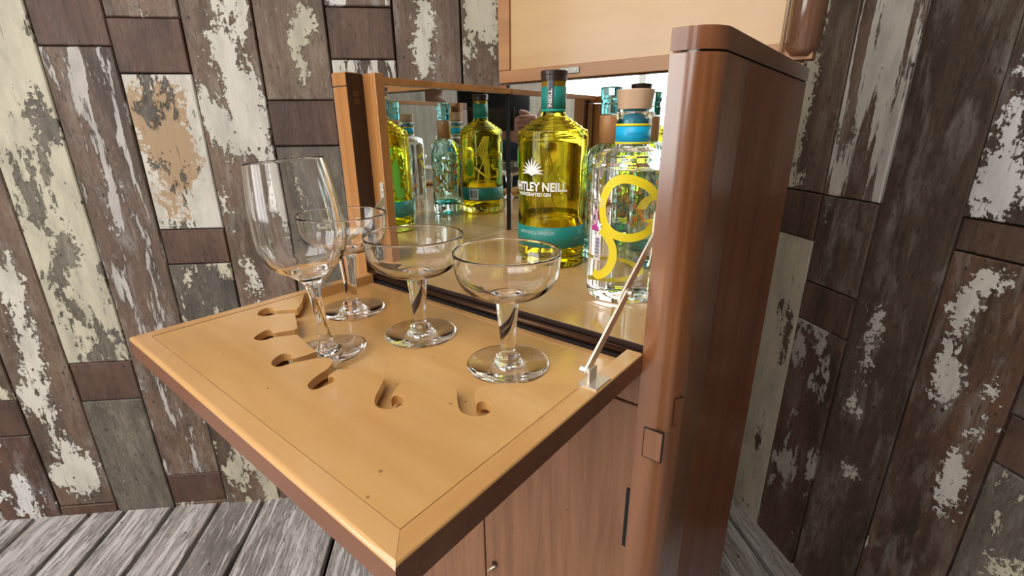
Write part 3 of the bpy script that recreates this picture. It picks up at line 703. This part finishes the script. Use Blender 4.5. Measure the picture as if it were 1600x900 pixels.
def ribbon(m, path, width, r, mi=0):                  # path of (angle, z)
    P = smooth_path([Vector((a * r, z)) for a, z in path], 8); pts = []
    for i, q in enumerate(P):
        t = (P[min(i + 1, len(P) - 1)] - P[max(0, i - 1)]).normalized(); nrm = Vector((-t.y, t.x))
        w = width[0] + (width[1] - width[0]) * i / (len(P) - 1) if isinstance(width, tuple) else width
        pts += [q + nrm * w / 2, q - nrm * w / 2]
    wrap(m, [(q.x, q.y) for q in pts], [(2 * i, 2 * i + 1, 2 * i + 3, 2 * i + 2) for i in range(len(P) - 1)], r, 0, 0, mi)
def ellipse_patch(m, r, a0, z0, rx, rz, mi=0, n=28, rot=0):
    pts = [(0, 0)] 
    for k in range(n):
        q = 2 * PI * k / n; x, z = rx * math.cos(q), rz * math.sin(q); pts.append((x * math.cos(rot) - z * math.sin(rot), x * math.sin(rot) + z * math.cos(rot)))
    wrap(m, pts, [(0, 1 + k, 1 + (k + 1) % n) for k in range(n)], r, a0, z0, mi)
def text_flat(s, size, bold=0.0):
    cu = bpy.data.curves.new('t', 'FONT'); cu.body = s; cu.size = size; cu.align_x = 'CENTER'; cu.offset = bold; cu.resolution_u = 3
    o = bpy.data.objects.new('t', cu); COL.objects.link(o)
    me = bpy.data.meshes.new_from_object(o.evaluated_get(bpy.context.evaluated_depsgraph_get()))
    v = [(q.co.x, q.co.y) for q in me.vertices]; f = [tuple(p.vertices) for p in me.polygons]
    bpy.data.objects.remove(o); bpy.data.curves.remove(cu); bpy.data.meshes.remove(me); return v, f
def letters(m, s, r, a0, z0, height, width=None, bold=0.0, mi=0, vertical=False):
    bpy.context.view_layer.update()
    v, f = text_flat(s, 1.0, bold); 
    x0, x1 = min(p[0] for p in v), max(p[0] for p in v); y0, y1 = min(p[1] for p in v), max(p[1] for p in v)
    ky = height / (y1 - y0); kx = ky if width is None else width / (x1 - x0); xc, yc = (x0 + x1) / 2, (y0 + y1) / 2
    P = [((x - xc) * kx, (y - yc) * ky) for x, y in v]
    if vertical: P = [(-z, x) for x, z in P]
    wrap(m, P, f, r, a0, z0, mi)
PRINT_W = plain('white_print', (.85, .84, .80), .45)
PRINT_D = plain('dark_print', (.02, .05, .07), .5)
TEAL = plain('teal_label', (.010, .215, .175), .42)
TEAL_D = plain('teal_seal', (.006, .19, .145), .3)
CAPB = plain('brown_black_stopper', (.030, .016, .014), .3)
LIMEP = plain('lime_print', (.16, .50, .05), .4)
YELP = plain('yellow_print', (.86, .68, .02), .38)
GOLDP = plain('gold_print', (.62, .47, .05), .4)
BLUEP = plain('blue_print', (.005, .36, .60), .35)
BLUE2 = plain('deep_blue_print', (.004, .20, .42), .4)
ORANGEP = plain('orange_print', (.62, .22, .03), .42)
COPPER = wood('copper_foil', (.34, .15, .06), (.52, .25, .11), 'z', 20, .32, 0, .6, False)
CORK = wood('pale_wood_stopper', (.50, .32, .19), (.62, .42, .27), 'z', 60, .55, 0, .3, False)
PINKP = plain('pink_print', (.52, .06, .28), .45)
PINKL = plain('pale_pink_print', (.66, .42, .54), .5)
GL_Y = glass('yellow_tinted_glass', (.955, .925, .42), 1.5)
LQ_Y = glass('yellow_gin', (.975, .93, .42), 1.34)
GL_T = glass('teal_tinted_glass', (.88, .975, .965), 1.5)
LQ_C = glass('clear_gin', (1, 1, 1), 1.36)

# --- yellow bottle with teal label
e, p, r = bottle_root('gin_bottle', (860, 421), 50.5, 'yellow glass gin bottle with teal band label and white lettering')
zt = zpx(857, 111, p); zc0 = zpx(857, 127, p); zn1 = zpx(857, 131, p); zn0 = zpx(857, 176, p); zs1 = zpx(857, 186, p); zs0 = zpx(857, 203, p)
rn = px_r(18.8, p + Vector((0, 0, .2)))
outer = [(.0001, .004), (r * .55, .0025), (r * .86, 0), (r * .95, .0012), (r, .006)] + [(r, z) for z in (.02, zs0 * .4, zs0 * .8)] + [(r, zs0 - .008), (r * .985, zs0 - .002)]
for k in range(4):                                          # ringed shoulder
    f0 = k / 4; rr_ = r * .97 + (rn * 1.12 - r * .97) * f0; zz = zs0 + (zs1 - zs0 + .004) * f0
    rr2 = r * .97 + (rn * 1.12 - r * .97) * (f0 + .22); outer += [(rr_, zz), (rr2 + .0006, zz + (zs1 - zs0) * .17), (rr2, zz + (zs1 - zs0) * .22)]
outer += [(rn * 1.05, zs1 + .005), (rn, zn0), (rn, zn1), (rn * .98, zc0 + .001)]
tw = .0033
inner = [(rn * .62, zc0 + .001), (rn * .62, zn0), (rn * .75, zs1 + .003), (r * .9 - tw, zs0 - .002), (r - tw, zs0 - .012), (r - tw, .02), (r - tw - .004, .013), (r * .5, .014), (.0001, .0165)]
MB().lathe(outer + [(rn * .8, zc0 + .0015)] + inner, 72).build('glass_body', GL_Y, e, True)
zl = zpf(860, 344, p, r)
MB().lathe([(.0001, .0163), (r * .5, .0138), (r - tw - .0037, .0128), (r - tw + .0003, .02), (r - tw + .0003, zl), (r - tw - .002, zl - .0004), (.0001, zl - .0006)], 64).build('gin', LQ_Y, e, True)
rc = px_r(20.8, p + Vector((0, 0, .2)))
MB().lathe([(.0001, zc0 - .0004), (rc * .93, zc0 - .0004), (rc * .97, zc0 + .0008), (rc * .97, zc0 + .006), (rc, zc0 + .0068), (rc, zt - .001), (rc * .96, zt), (.0001, zt)], 48).build('stopper', CAPB, e)
m = MB(); arc(m, rn + .0005, -PI, PI, zn0 + .001, zn1 - .004, 48); arc(m, rn + .0006, -PI, PI, zn0 + .001, zn0 + .0035, 48, 1)
m.build('neck_seal', [TEAL, plain('bright_teal_line', (.01, .35, .27), .3)], e, True)
MB().lathe([(rn * .985, zn1 - .004), (rn * .985, zc0 + .0006)], 40).build('neck_collar', plain('amber_collar', (.45, .27, .10), .4), e, True)
m = MB(); arc(m, rn + .0009, -.52, -.02, zn0 + .004, zc0 + .002, 8); o = m.build('seal_strip', plain('charcoal_strip', (.05, .06, .075), .25), e)
m = MB(); letters(m, 'NEILL', rn + .0012, -.27, (zn0 + zn1) / 2, .0042, .020, .02, 0, True); m.build('strip_lettering', PRINT_W, o)
zb0, zb1 = zpf(857, 389, p, r), zpf(857, 356, p, r)
m = MB(); arc(m, r + .0005, -PI, PI, zb0, zb1, 72); lab = m.build('band_label', TEAL, e, True)
m = MB(); hb = zb1 - zb0
letters(m, 'LEMONGRASS & GINGER GIN', r + .0009, -.48, zb1 - hb * .27, hb * .15, r * 1.15, .015)
PT = plain('pale_teal_print', (.36, .58, .52), .5); m.build('flavour_lettering', PT, lab); m = MB()
letters(m, 'WHITLEY NEILL', r + .0009, .84, zb0 + hb * .42, hb * .09, r * .34)
m.build('side_lettering', PT, lab); m = MB()
for k in range(5): letters(m, 'infused with lemongrass and ginger from the east', r + .0009, -2.15, zb1 - hb * (.22 + .12 * k), hb * .06, r * .6)
m.build('back_text', PT, lab)
m = MB(); arc(m, r + .0009, 2.62, 3.08, zb0 + hb * .1, zb0 + hb * .9, 8)
bars = m.build('barcode_patch', PRINT_W, lab); m = MB(); a = 2.66
while a < 3.04:
    w = random.choice((.006, .010, .015)); arc(m, r + .0012, a, a + w, zb0 + hb * .2, zb0 + hb * .82, 1); a += w + random.choice((.008, .013))
m.build('barcode', PRINT_D, lab)
m = MB()                                                    # agave-like plant emblem
za = zpf(832, 276, p, r); ha = zpf(832, 247, p, r) - za
a_c = cyl_hit(831, 262, p, r)[0]
for k in range(11):
    an = -1.25 + 2.5 * k / 10; L = ha * (1.0 - .28 * abs(an) / 1.45); ln = [(0, 0)]; pts = []
    for j in range(6):
        t = j / 5; bend = an * (.55 + .62 * t); x = math.sin(bend) * L * t; z = math.cos(bend) * L * t * (1 if abs(an) < 1 else .95)
        w = .0011 * max(0, math.sin(PI * t ** 1.3)) + .00010
        nx, nz = math.cos(bend), -math.sin(bend); pts += [(x + nx * w, z + nz * w), (x - nx * w, z - nz * w)]
    wrap(m, pts, [(2 * j, 2 * j + 1, 2 * j + 3, 2 * j + 2) for j in range(5)], r + .0006, a_c, za)
m.build('plant_emblem', PRINT_W, e)
m = MB(); z1_ = zpf(850, 293, p, r); hh = zpf(850, 285.5, p, r) - zpf(850, 300, p, r)
letters(m, 'WHITLEY NEILL', r + .0006, -.56, z1_, hh, r * 2.0, .032)
letters(m, 'HANDCRAFTED GIN', r + .0006, -.58, zpf(840, 305, p, r), hh * .40, r * 1.12, .03)
m.build('lettering', PRINT_W, e)
m = MB()                                                    # printed leaves and lemongrass on the sides
ellipse_patch(m, r + .0006, -1.95, zs0 * .56, .007, .030); ellipse_patch(m, r + .0006, -1.55, zs0 * .80, .013, .013); ellipse_patch(m, r + .0006, -2.05, zb1 + .014, .010, .010)
m.build('leaf_print', LIMEP, e)
m = MB()
for k in range(6):
    x0 = -2.62 - .05 * k
    ribbon(m, [(x0, zb1 + .004), (x0 - .03, zs0 * .6), (x0 - .12 - .03 * k, zs0 * .75), (x0 - .02, zs0 * .92)], (.0012, .0022), r + .0006)
ribbon(m, [(-2.75, zs0 * .75), (-2.95, zs0 * .62), (-3.12, zs0 * .52), (-3.22, zb1 + .012), (-3.4, zb1 + .008)], .002, r + .0006)
m.build('grass_print', YELP, e)

# --- teal bottle with copper neck wrap
e, p, r = bottle_root('gin_bottle', (941, 409), 32, 'teal tinted gin bottle with copper neck wrap and orange flower print')
zt = zpx(959, 136, p); zk = zpx(958, 180, p); zn0 = zpx(955, 223, p); zs0 = zpx(950, 246, p)
rn = px_r(16.0, p + Vector((0, 0, .2)))
outer = [(.0001, .007), (r * .5, .005), (r * .84, 0), (r * .96, .002), (r, .008), (r, .03), (r, zs0 * .5), (r, zs0 - .008)] + lathe_spline([(r, zs0 - .008), (r * .985, zs0 - .001), (r * .86, zs0 + (zn0 - zs0) * .5), (r * .66, zs0 + (zn0 - zs0) * .78), (rn * 1.0, zn0 - .001)], 5)[1:] + [(rn * .93, zn0 + .001), (rn * .93, zk)]
tw = .0034
inner = [(rn * .6, zk + .0006), (rn * .6, zn0), (r * .7, zs0 + .002), (r - tw, zs0 - .012), (r - tw, .03), (r - tw - .003, .022), (r * .5, .021), (.0001, .025)]
MB().lathe(outer + [(rn * .8, zk + .0006)] + inner, 72).build('glass_body', GL_T, e, True)
MB().lathe([(rn * .95, zn0 - .0008), (rn * 1.03, zn0 + .0002), (rn * 1.03, zk - .0012), (rn * 1.0, zk - .0002), (rn * .90, zk)], 48).build('neck_wrap', COPPER, e, True)
bm = MB(); rs = rn * 1.0; zz0, zz1 = zk + .0012, zt
bm.lathe([(.0001, zz0), (rs * .9, zz0), (rs * .98, zz0 + .001), (rs * .98, zz0 + (zz1 - zz0) * .36), (rs * .90, zz0 + (zz1 - zz0) * .40), (rs * .90, zz0 + (zz1 - zz0) * .56), (rs * 1.02, zz0 + (zz1 - zz0) * .60), (rs * 1.02, zz1 - .001), (rs * .96, zz1), (.0001, zz1)], 8)
bm.build('glass_stopper', glass('aqua_glass', (.62, .90, .92), 1.5), e)
m = MB(); random.seed(21); zlo, zhi = zpf(925, 362, p, r), zs0 - .012
for k in range(290):
    a = random.uniform(-PI, PI); z = random.uniform(zlo, zhi); q = random.random(); s = random.uniform(.0016, .0042)
    hot = .62 if z < zlo + (zhi - zlo) * .8 else .15
    mi = 0 if q < hot else (1 if q < hot + .14 else (2 if q < .93 else 3))
    n = random.choice((5, 6, 7)); ph = random.uniform(0, 6); pts = [(0, 0)]
    for j in range(2 * n):
        rr_ = s * (1 if j % 2 else .55); pts.append((rr_ * math.cos(ph + PI * j / n), rr_ * math.sin(ph + PI * j / n)))
    wrap(m, pts, [(0, 1 + j, 1 + (j + 1) % (2 * n)) for j in range(2 * n)], r + .0005, a, z, mi)
m.build('flower_print', [ORANGEP, GOLDP, plain('leaf_green_print', (.10, .33, .16), .45), plain('pale_print', (.66, .75, .70), .45)], e)
m = MB(); aL, zL = cyl_hit(921, 372, p, r); letters(m, 'LEY', r + .0006, aL + .12, zL, .0042, .012, .02); m.build('lettering', PRINT_W, e)
m = MB()
for k in range(3): arc(m, r + .0006, aL - .1, aL + .9, zL - .007 - .004 * k, zL - .0062 - .004 * k, 6)
m.build('label_rules', plain('pale_teal_rule', (.5, .75, .7), .5), e)
MB().lathe([(.0001, .0205), (r * .5, .0190), (r - tw - .0035, .0195), (r - tw - .0035, .021), (.0001, .0245)], 48).build('tinted_base', glass('deep_teal_glass', (.30, .78, .80), 1.5), e, True)

# --- clear bottle with wooden stopper and yellow swirls
e, p, r = bottle_root('gin_bottle', (970, 476), 55.0, 'clear gin bottle with pale wooden stopper, blue neck label and yellow swirls')
zt = zpx(1000, 140, p); zw0 = zpx(999, 171, p); zlip = zpx(996, 178, p); zn0 = zpx(993, 228, p); zs0 = zpx(990, 243, p)
rn = px_r(26.0, p + Vector((0, 0, .17))); rw = px_r(28.5, p + Vector((0, 0, .2)))
outer = [(.0001, .0075), (r * .45, .006), (r * .84, 0), (r * .95, .0012), (r, .006), (r, .03), (r, zs0 * .5), (r, zs0 - .010)] + lathe_spline([(r, zs0 - .010), (r * .985, zs0 - .0035), (r * .90, zs0 + .0015), (r * .70, zs0 + (zn0 - zs0) * .6), (rn * 1.08, zn0 - .001), (rn, zn0 + .003)], 5)[1:] \
    + [(rn, zlip - .006), (rn * 1.0, zlip - .004), (rn * 1.16, zlip - .002), (rn * 1.18, zlip + .0005), (rn * 1.1, zlip + .002), (rn * .9, zlip + .0022)]
tw = .0032
zl = zpf(985, 268, p, r)
inner = [(rn * .72, zlip + .0015), (rn * .72, zn0 + .002), (r * .66, zs0 + .002), (r * .88, zs0 - .003), (r - tw, zs0 - .010), (r - tw, zl + .0012)]
MB().lathe(outer + inner, 80).build('glass_body', M_GLASS, e, True)
MB().lathe([(r - tw, zl + .0012), (r - tw - .0004, zl + .0004), (r - tw - .0015, zl), (r * .5, zl - .0001), (.0001, zl - .0001)], 72).build('gin', LQ_C, e, True)
MB().lathe([(.0001, zw0), (rw * .88, zw0), (rw * .9, zw0 + .0006), (rw, zt - .0012), (rw * .975, zt), (.0001, zt)], 48).build('stopper', CORK, e)
MB().lathe([(rn * .70, zn0 + .012), (rn * .70, zw0 - .0005), (rn * .0 + .0001, zw0 - .0005)], 40).build('stopper_plug', plain('blue_plug', (.005, .30, .45), .4), e, True)
m = MB(); z0_, z1_ = zn0 + .002, zlip - .009; hh = z1_ - z0_
arc(m, rn + .0006, -PI, PI, z0_, z1_, 56, 0); arc(m, rn + .0009, -PI, PI, z0_, z0_ + hh * .11, 56, 1); arc(m, rn + .0009, -PI, PI, z1_ - hh * .12, z1_, 56, 1)
lab = m.build('neck_label', [plain('cyan_label', (.004, .42, .72), .35), YELP], e, True)
m = MB(); letters(m, 'S A L V E', rn + .0011, .12, z0_ + hh * .52, hh * .11, rn * .95, .02); m.build('neck_lettering', BLUE2, lab)
def P_(pts): return [cyl_hit(x, y, p, r + .0006) for x, y in pts]
m = MB(); wd = px_r(12, p)
big = P_([(1024, 304), (1012, 291), (992, 282), (972, 280), (955, 288), (945, 305), (941, 325), (944, 348), (956, 364), (974, 371), (992, 371), (1008, 365), (1016, 358)])
a_e, z_e = big[-1]; a_s, z_s = big[0]
big = [(a_s + .55, z_s - .010), (a_s + .25, z_s - .006)] + big + [(a_e + .22, z_e + .006), (a_e + .40, z_e + .016)]
ribbon(m, big, wd, r + .0006)
ribbon(m, P_([(939, 358), (950, 372), (957, 390), (955, 410), (946, 424), (934, 430), (927, 424)]), wd, r + .0007)
# more loops round the back
for a0, zc_, ra, rz in ((2.5, .090, .50, .022), (2.35, .045, .40, .018), (-3.0, .022, .30, .012)):
    ribbon(m, [(a0 + ra * math.cos(t * PI / 6), zc_ + rz * math.sin(t * PI / 6)) for t in range(0, 12)], wd * .45, r + .0006)
m.build('yellow_swirl', YELP, e, True)
m = MB()                                                    # blue medallion on the far side
ellipse_patch(m, r + .0006, -2.2, zs0 * .55, r * .56, r * .71, 0, 40)
ribbon(m, [(-2.2 + .58 * math.cos(t * PI / 8), zs0 * .55 + .735 * r * math.sin(t * PI / 8)) for t in range(17)], .0016, r + .0007, 1)
for q in (.42, .28, .15):
    ribbon(m, [(-2.2 + q * math.cos(t * PI / 8), zs0 * .55 + q * 1.25 * r * math.sin(t * PI / 8)) for t in range(17)], .0011, r + .0010, 2)
med = m.build('medallion', [BLUEP, GOLDP, BLUE2], e)
m = MB(); aS, zS = cyl_hit(931, 341, p, r); ellipse_patch(m, r + .0007, aS, zS, .0052, .0098, 0); ellipse_patch(m, r + .0009, aS, zS + .0012, .0044, .0078, 1)
arc(m, r + .0008, aS - .16, aS + .16, zS - .0125, zS - .0075, 4, 0)
stk = m.build('round_sticker', [PINKP, PINKL], e)
m = MB(); letters(m, 'K', r + .0012, aS, zS + .001, .0055, None, .02); m.build('sticker_letter', PRINT_D, stk)
m = MB(); aB, zB_ = cyl_hit(933, 386, p, r); hb_ = zpf(933, 367, p, r) - zpf(933, 407, p, r)
arc(m, r + .0007, aB - .11, aB + .13, zB_ - hb_ / 2, zB_ + hb_ / 2, 4); bc = m.build('barcode_label', PRINT_W, e)
m = MB(); z = zB_ - hb_ * .40
while z < zB_ + hb_ * .36:
    w = random.choice((.0004, .0007, .0010)); arc(m, r + .0010, aB - .05, aB + .09, z, z + w, 2); z += w + random.choice((.0005, .0009))
m.build('barcode', plain('grey_violet_print', (.12, .11, .22), .5), bc)
m = MB()
for k in range(4): arc(m, r + .0007, aS - .1, aS + .3, zS + .013 + .0022 * k, zS + .0136 + .0022 * k, 4)
m.build('small_print', plain('pale_small_print', (.7, .7, .66), .5), e)

# ------------------------------------------------------------------ the photographer, seen in the mirrors' corner
SKIN = NT('skin'); SKIN.set(Base_Color=(.52, .29, .22), Roughness=.5); SKIN = SKIN.m
SHIRT = plain('black_cotton', (.012, .013, .017), .85); JEANS = plain('dark_denim', (.022, .032, .06), .85); HAIR = plain('dark_brown_hair', (.03, .018, .012), .6); SHOE = plain('black_leather', (.015, .014, .014), .45)
def skin_obj(name, chains, mat, parent, sub=2, root=0):
    V, Ed, Rd, idx = [], [], [], {}
    for ch in chains:
        prev = None
        for q in ch:
            key = tuple(round(c, 4) for c in q[:3])
            if key not in idx: idx[key] = len(V); V.append(q[:3]); Rd.append(q[3] if isinstance(q[3], tuple) else (q[3], q[3]))
            if prev is not None: Ed.append((prev, idx[key]))
            prev = idx[key]
    me = bpy.data.meshes.new(name); me.from_pydata(V, Ed, []); o = bpy.data.objects.new(name, me); COL.objects.link(o)
    o.modifiers.new('skin', 'SKIN'); lay = me.skin_vertices[0].data if me.skin_vertices else None
    if lay is None:
        bpy.context.view_layer.objects.active = o
    for i, rr_ in enumerate(Rd): me.skin_vertices[0].data[i].radius = rr_
    me.skin_vertices[0].data[root].use_root = True
    sb = o.modifiers.new('sub', 'SUBSURF'); sb.levels = sub; sb.render_levels = sub; o.modifiers['skin'].use_smooth_shade = True
    bpy.context.view_layer.update()
    ev = bpy.data.meshes.new_from_object(o.evaluated_get(bpy.context.evaluated_depsgraph_get()))
    bpy.data.objects.remove(o); return ev
def join(meshes, name, mat, parent):
    m = MB()
    for me in meshes: m.add([v.co.copy() for v in me.vertices], [tuple(q.vertices) for q in me.polygons])
    return m.build(name, mat, parent, True)
px0, py0 = .06, -.40
per = empty('person', (px0, py0, 0)); tag(per, 'person in black t-shirt and dark jeans holding up a phone, reflected in the mirrors', 'person')
def hand(wr, s):                                             # wrist point, s=+1 right hand; phone end lies inwards
    w = Vector(wr); out = []
    palm = w + Vector((-s * .012, .040, .018)); kn = w + Vector((-s * .022, .075, .030))
    out.append([(*w, .024), (*palm, (.030, .018)), (*kn, (.032, .014))])
    for i, (dz, L) in enumerate(((.026, .062), (.009, .070), (-.008, .066), (-.024, .052))):
        b = palm + Vector((0, .018, dz)); k1 = b + Vector((-s * .002, .030, .002)); k2 = k1 + Vector((-s * L * .45, .010, 0)); k3 = k2 + Vector((-s * L * .42, -.006, -.001))
        out.append([(*b, .0100), (*k1, .0095), (*k2, .0085), (*k3, .0072)])
    t0 = palm + Vector((-s * .006, -.008, .020)); t1 = t0 + Vector((-s * .022, .004, .022)); t2 = t1 + Vector((-s * .028, .008, .006))
    out.append([(*t0, .0125), (*t1, .0105), (*t2, .0088)])
    return out
RWR = (.150 - px0, -.115 - py0, .985); LWR = (-.105 - px0, -.115 - py0, .985)
body = [[(0, 0, .98, (.150, .105)), (0, .0, 1.12, (.140, .10)), (0, -.01, 1.28, (.150, .105)), (0, -.02, 1.42, (.125, .085)), (0, -.01, 1.50, .056), (0, .01, 1.56, .060), (0, .025, 1.62, (.078, .092)), (0, .02, 1.70, (.076, .092)), (0, .01, 1.755, .045)]]
for s, wr in ((1, RWR), (-1, LWR)):
    body.append([(0, -.02, 1.42, (.125, .085)), (s * .17, -.03, 1.41, .056), (s * .235, -.06, 1.24, .046), (s * .255, -.06, 1.10, .041), tuple((Vector((s * .255, -.06, 1.10)) + (Vector(wr) - Vector((s * .255, -.06, 1.10))) * .5)) + (.038,), (*wr, .025)])
    body.append([(0, 0, .98, (.150, .105)), (s * .09, 0, .86, .088), (s * .10, .01, .52, .060), (s * .105, -.01, .28, .052), (s * .105, -.02, .09, .036), (s * .11, .06, .045, .036), (s * .115, .14, .035, .028)])
parts = [skin_obj('b', body, SKIN, per)]
for s, wr in ((1, RWR), (-1, LWR)):
    for ch in hand(wr, s): parts.append(skin_obj('h', [ch], SKIN, per))
bod = join(parts, 'body', SKIN, per)
m = MB()                                                     # face: nose, ears, eyes, brows, mouth
m.tube([(0, .115, 1.665), (0, .128, 1.640), (0, .122, 1.628)], [.008, .013, .009], 10).build('nose', SKIN, bod, True)
for s in (-1, 1): MB().tube([(s * .076, .015, 1.675), (s * .084, .010, 1.66), (s * .078, .015, 1.63)], [.010, .015, .008], 8).build('ear', SKIN, bod, True)
for s in (-1, 1):
    MB().lathe([(.0001, -.010), (.008, -.006), (.010, 0), (.008, .006), (.0001, .010)], 14).build('eye', plain('eye_%d' % s, (.25, .24, .23), .2), bod, True, loc=(s * .032, .098, 1.668))
MB().tube([(-.024, .108, 1.596), (0, .114, 1.594), (.024, .108, 1.596)], [.004, .007, .004], 8).build('mouth', plain('lips', (.36, .12, .10), .5), bod, True)
sh = [[(0, 0, .93, (.168, .122)), (0, 0, 1.12, (.160, .118)), (0, -.01, 1.28, (.166, .120)), (0, -.02, 1.42, (.140, .098)), (0, -.012, 1.468, (.070, .066))]]
for s in (-1, 1): sh.append([(0, -.02, 1.42, (.140, .098)), (s * .17, -.03, 1.415, .068), (s * .225, -.055, 1.27, .064)])
join([skin_obj('s', sh, SHIRT, per)], 't_shirt', SHIRT, per)
jn = [[(0, 0, 1.0, (.158, .115)), (0, 0, .93, (.160, .116))]]
for s in (-1, 1): jn.append([(0, 0, .93, (.160, .116)), (s * .09, 0, .84, .100), (s * .10, .01, .52, .074), (s * .105, -.01, .28, .066), (s * .105, -.02, .10, .062)])
join([skin_obj('j', jn, JEANS, per)], 'jeans', JEANS, per)
for s in (-1, 1): join([skin_obj('f', [[(s * .105, -.045, .045, (.045, .040)), (s * .11, .06, .046, (.048, .040)), (s * .115, .175, .036, (.042, .030))]], SHOE, per)], 'shoe', SHOE, per)
join([skin_obj('hr', [[(0, -.045, 1.62, (.066, .06)), (0, -.035, 1.70, (.084, .082)), (0, .02, 1.745, (.080, .075)), (0, .075, 1.745, (.05, .035))]], HAIR, per)], 'hair', HAIR, per)
ph = empty('phone', (.058, -.014, 1.025)); tag(ph, 'black smartphone held sideways in both hands, reflected in the mirrors', 'phone')
MB().box(-.080, .080, -.004, .004, -.038, .038, .003).build('phone_body', plain('phone_back', (.012, .012, .014), .2), ph)
MB().box(-.076, -.050, .0035, .0055, -.036, .010, .0008).build('camera_bump', plain('phone_lens_plate', (.008, .008, .009), .1), ph)
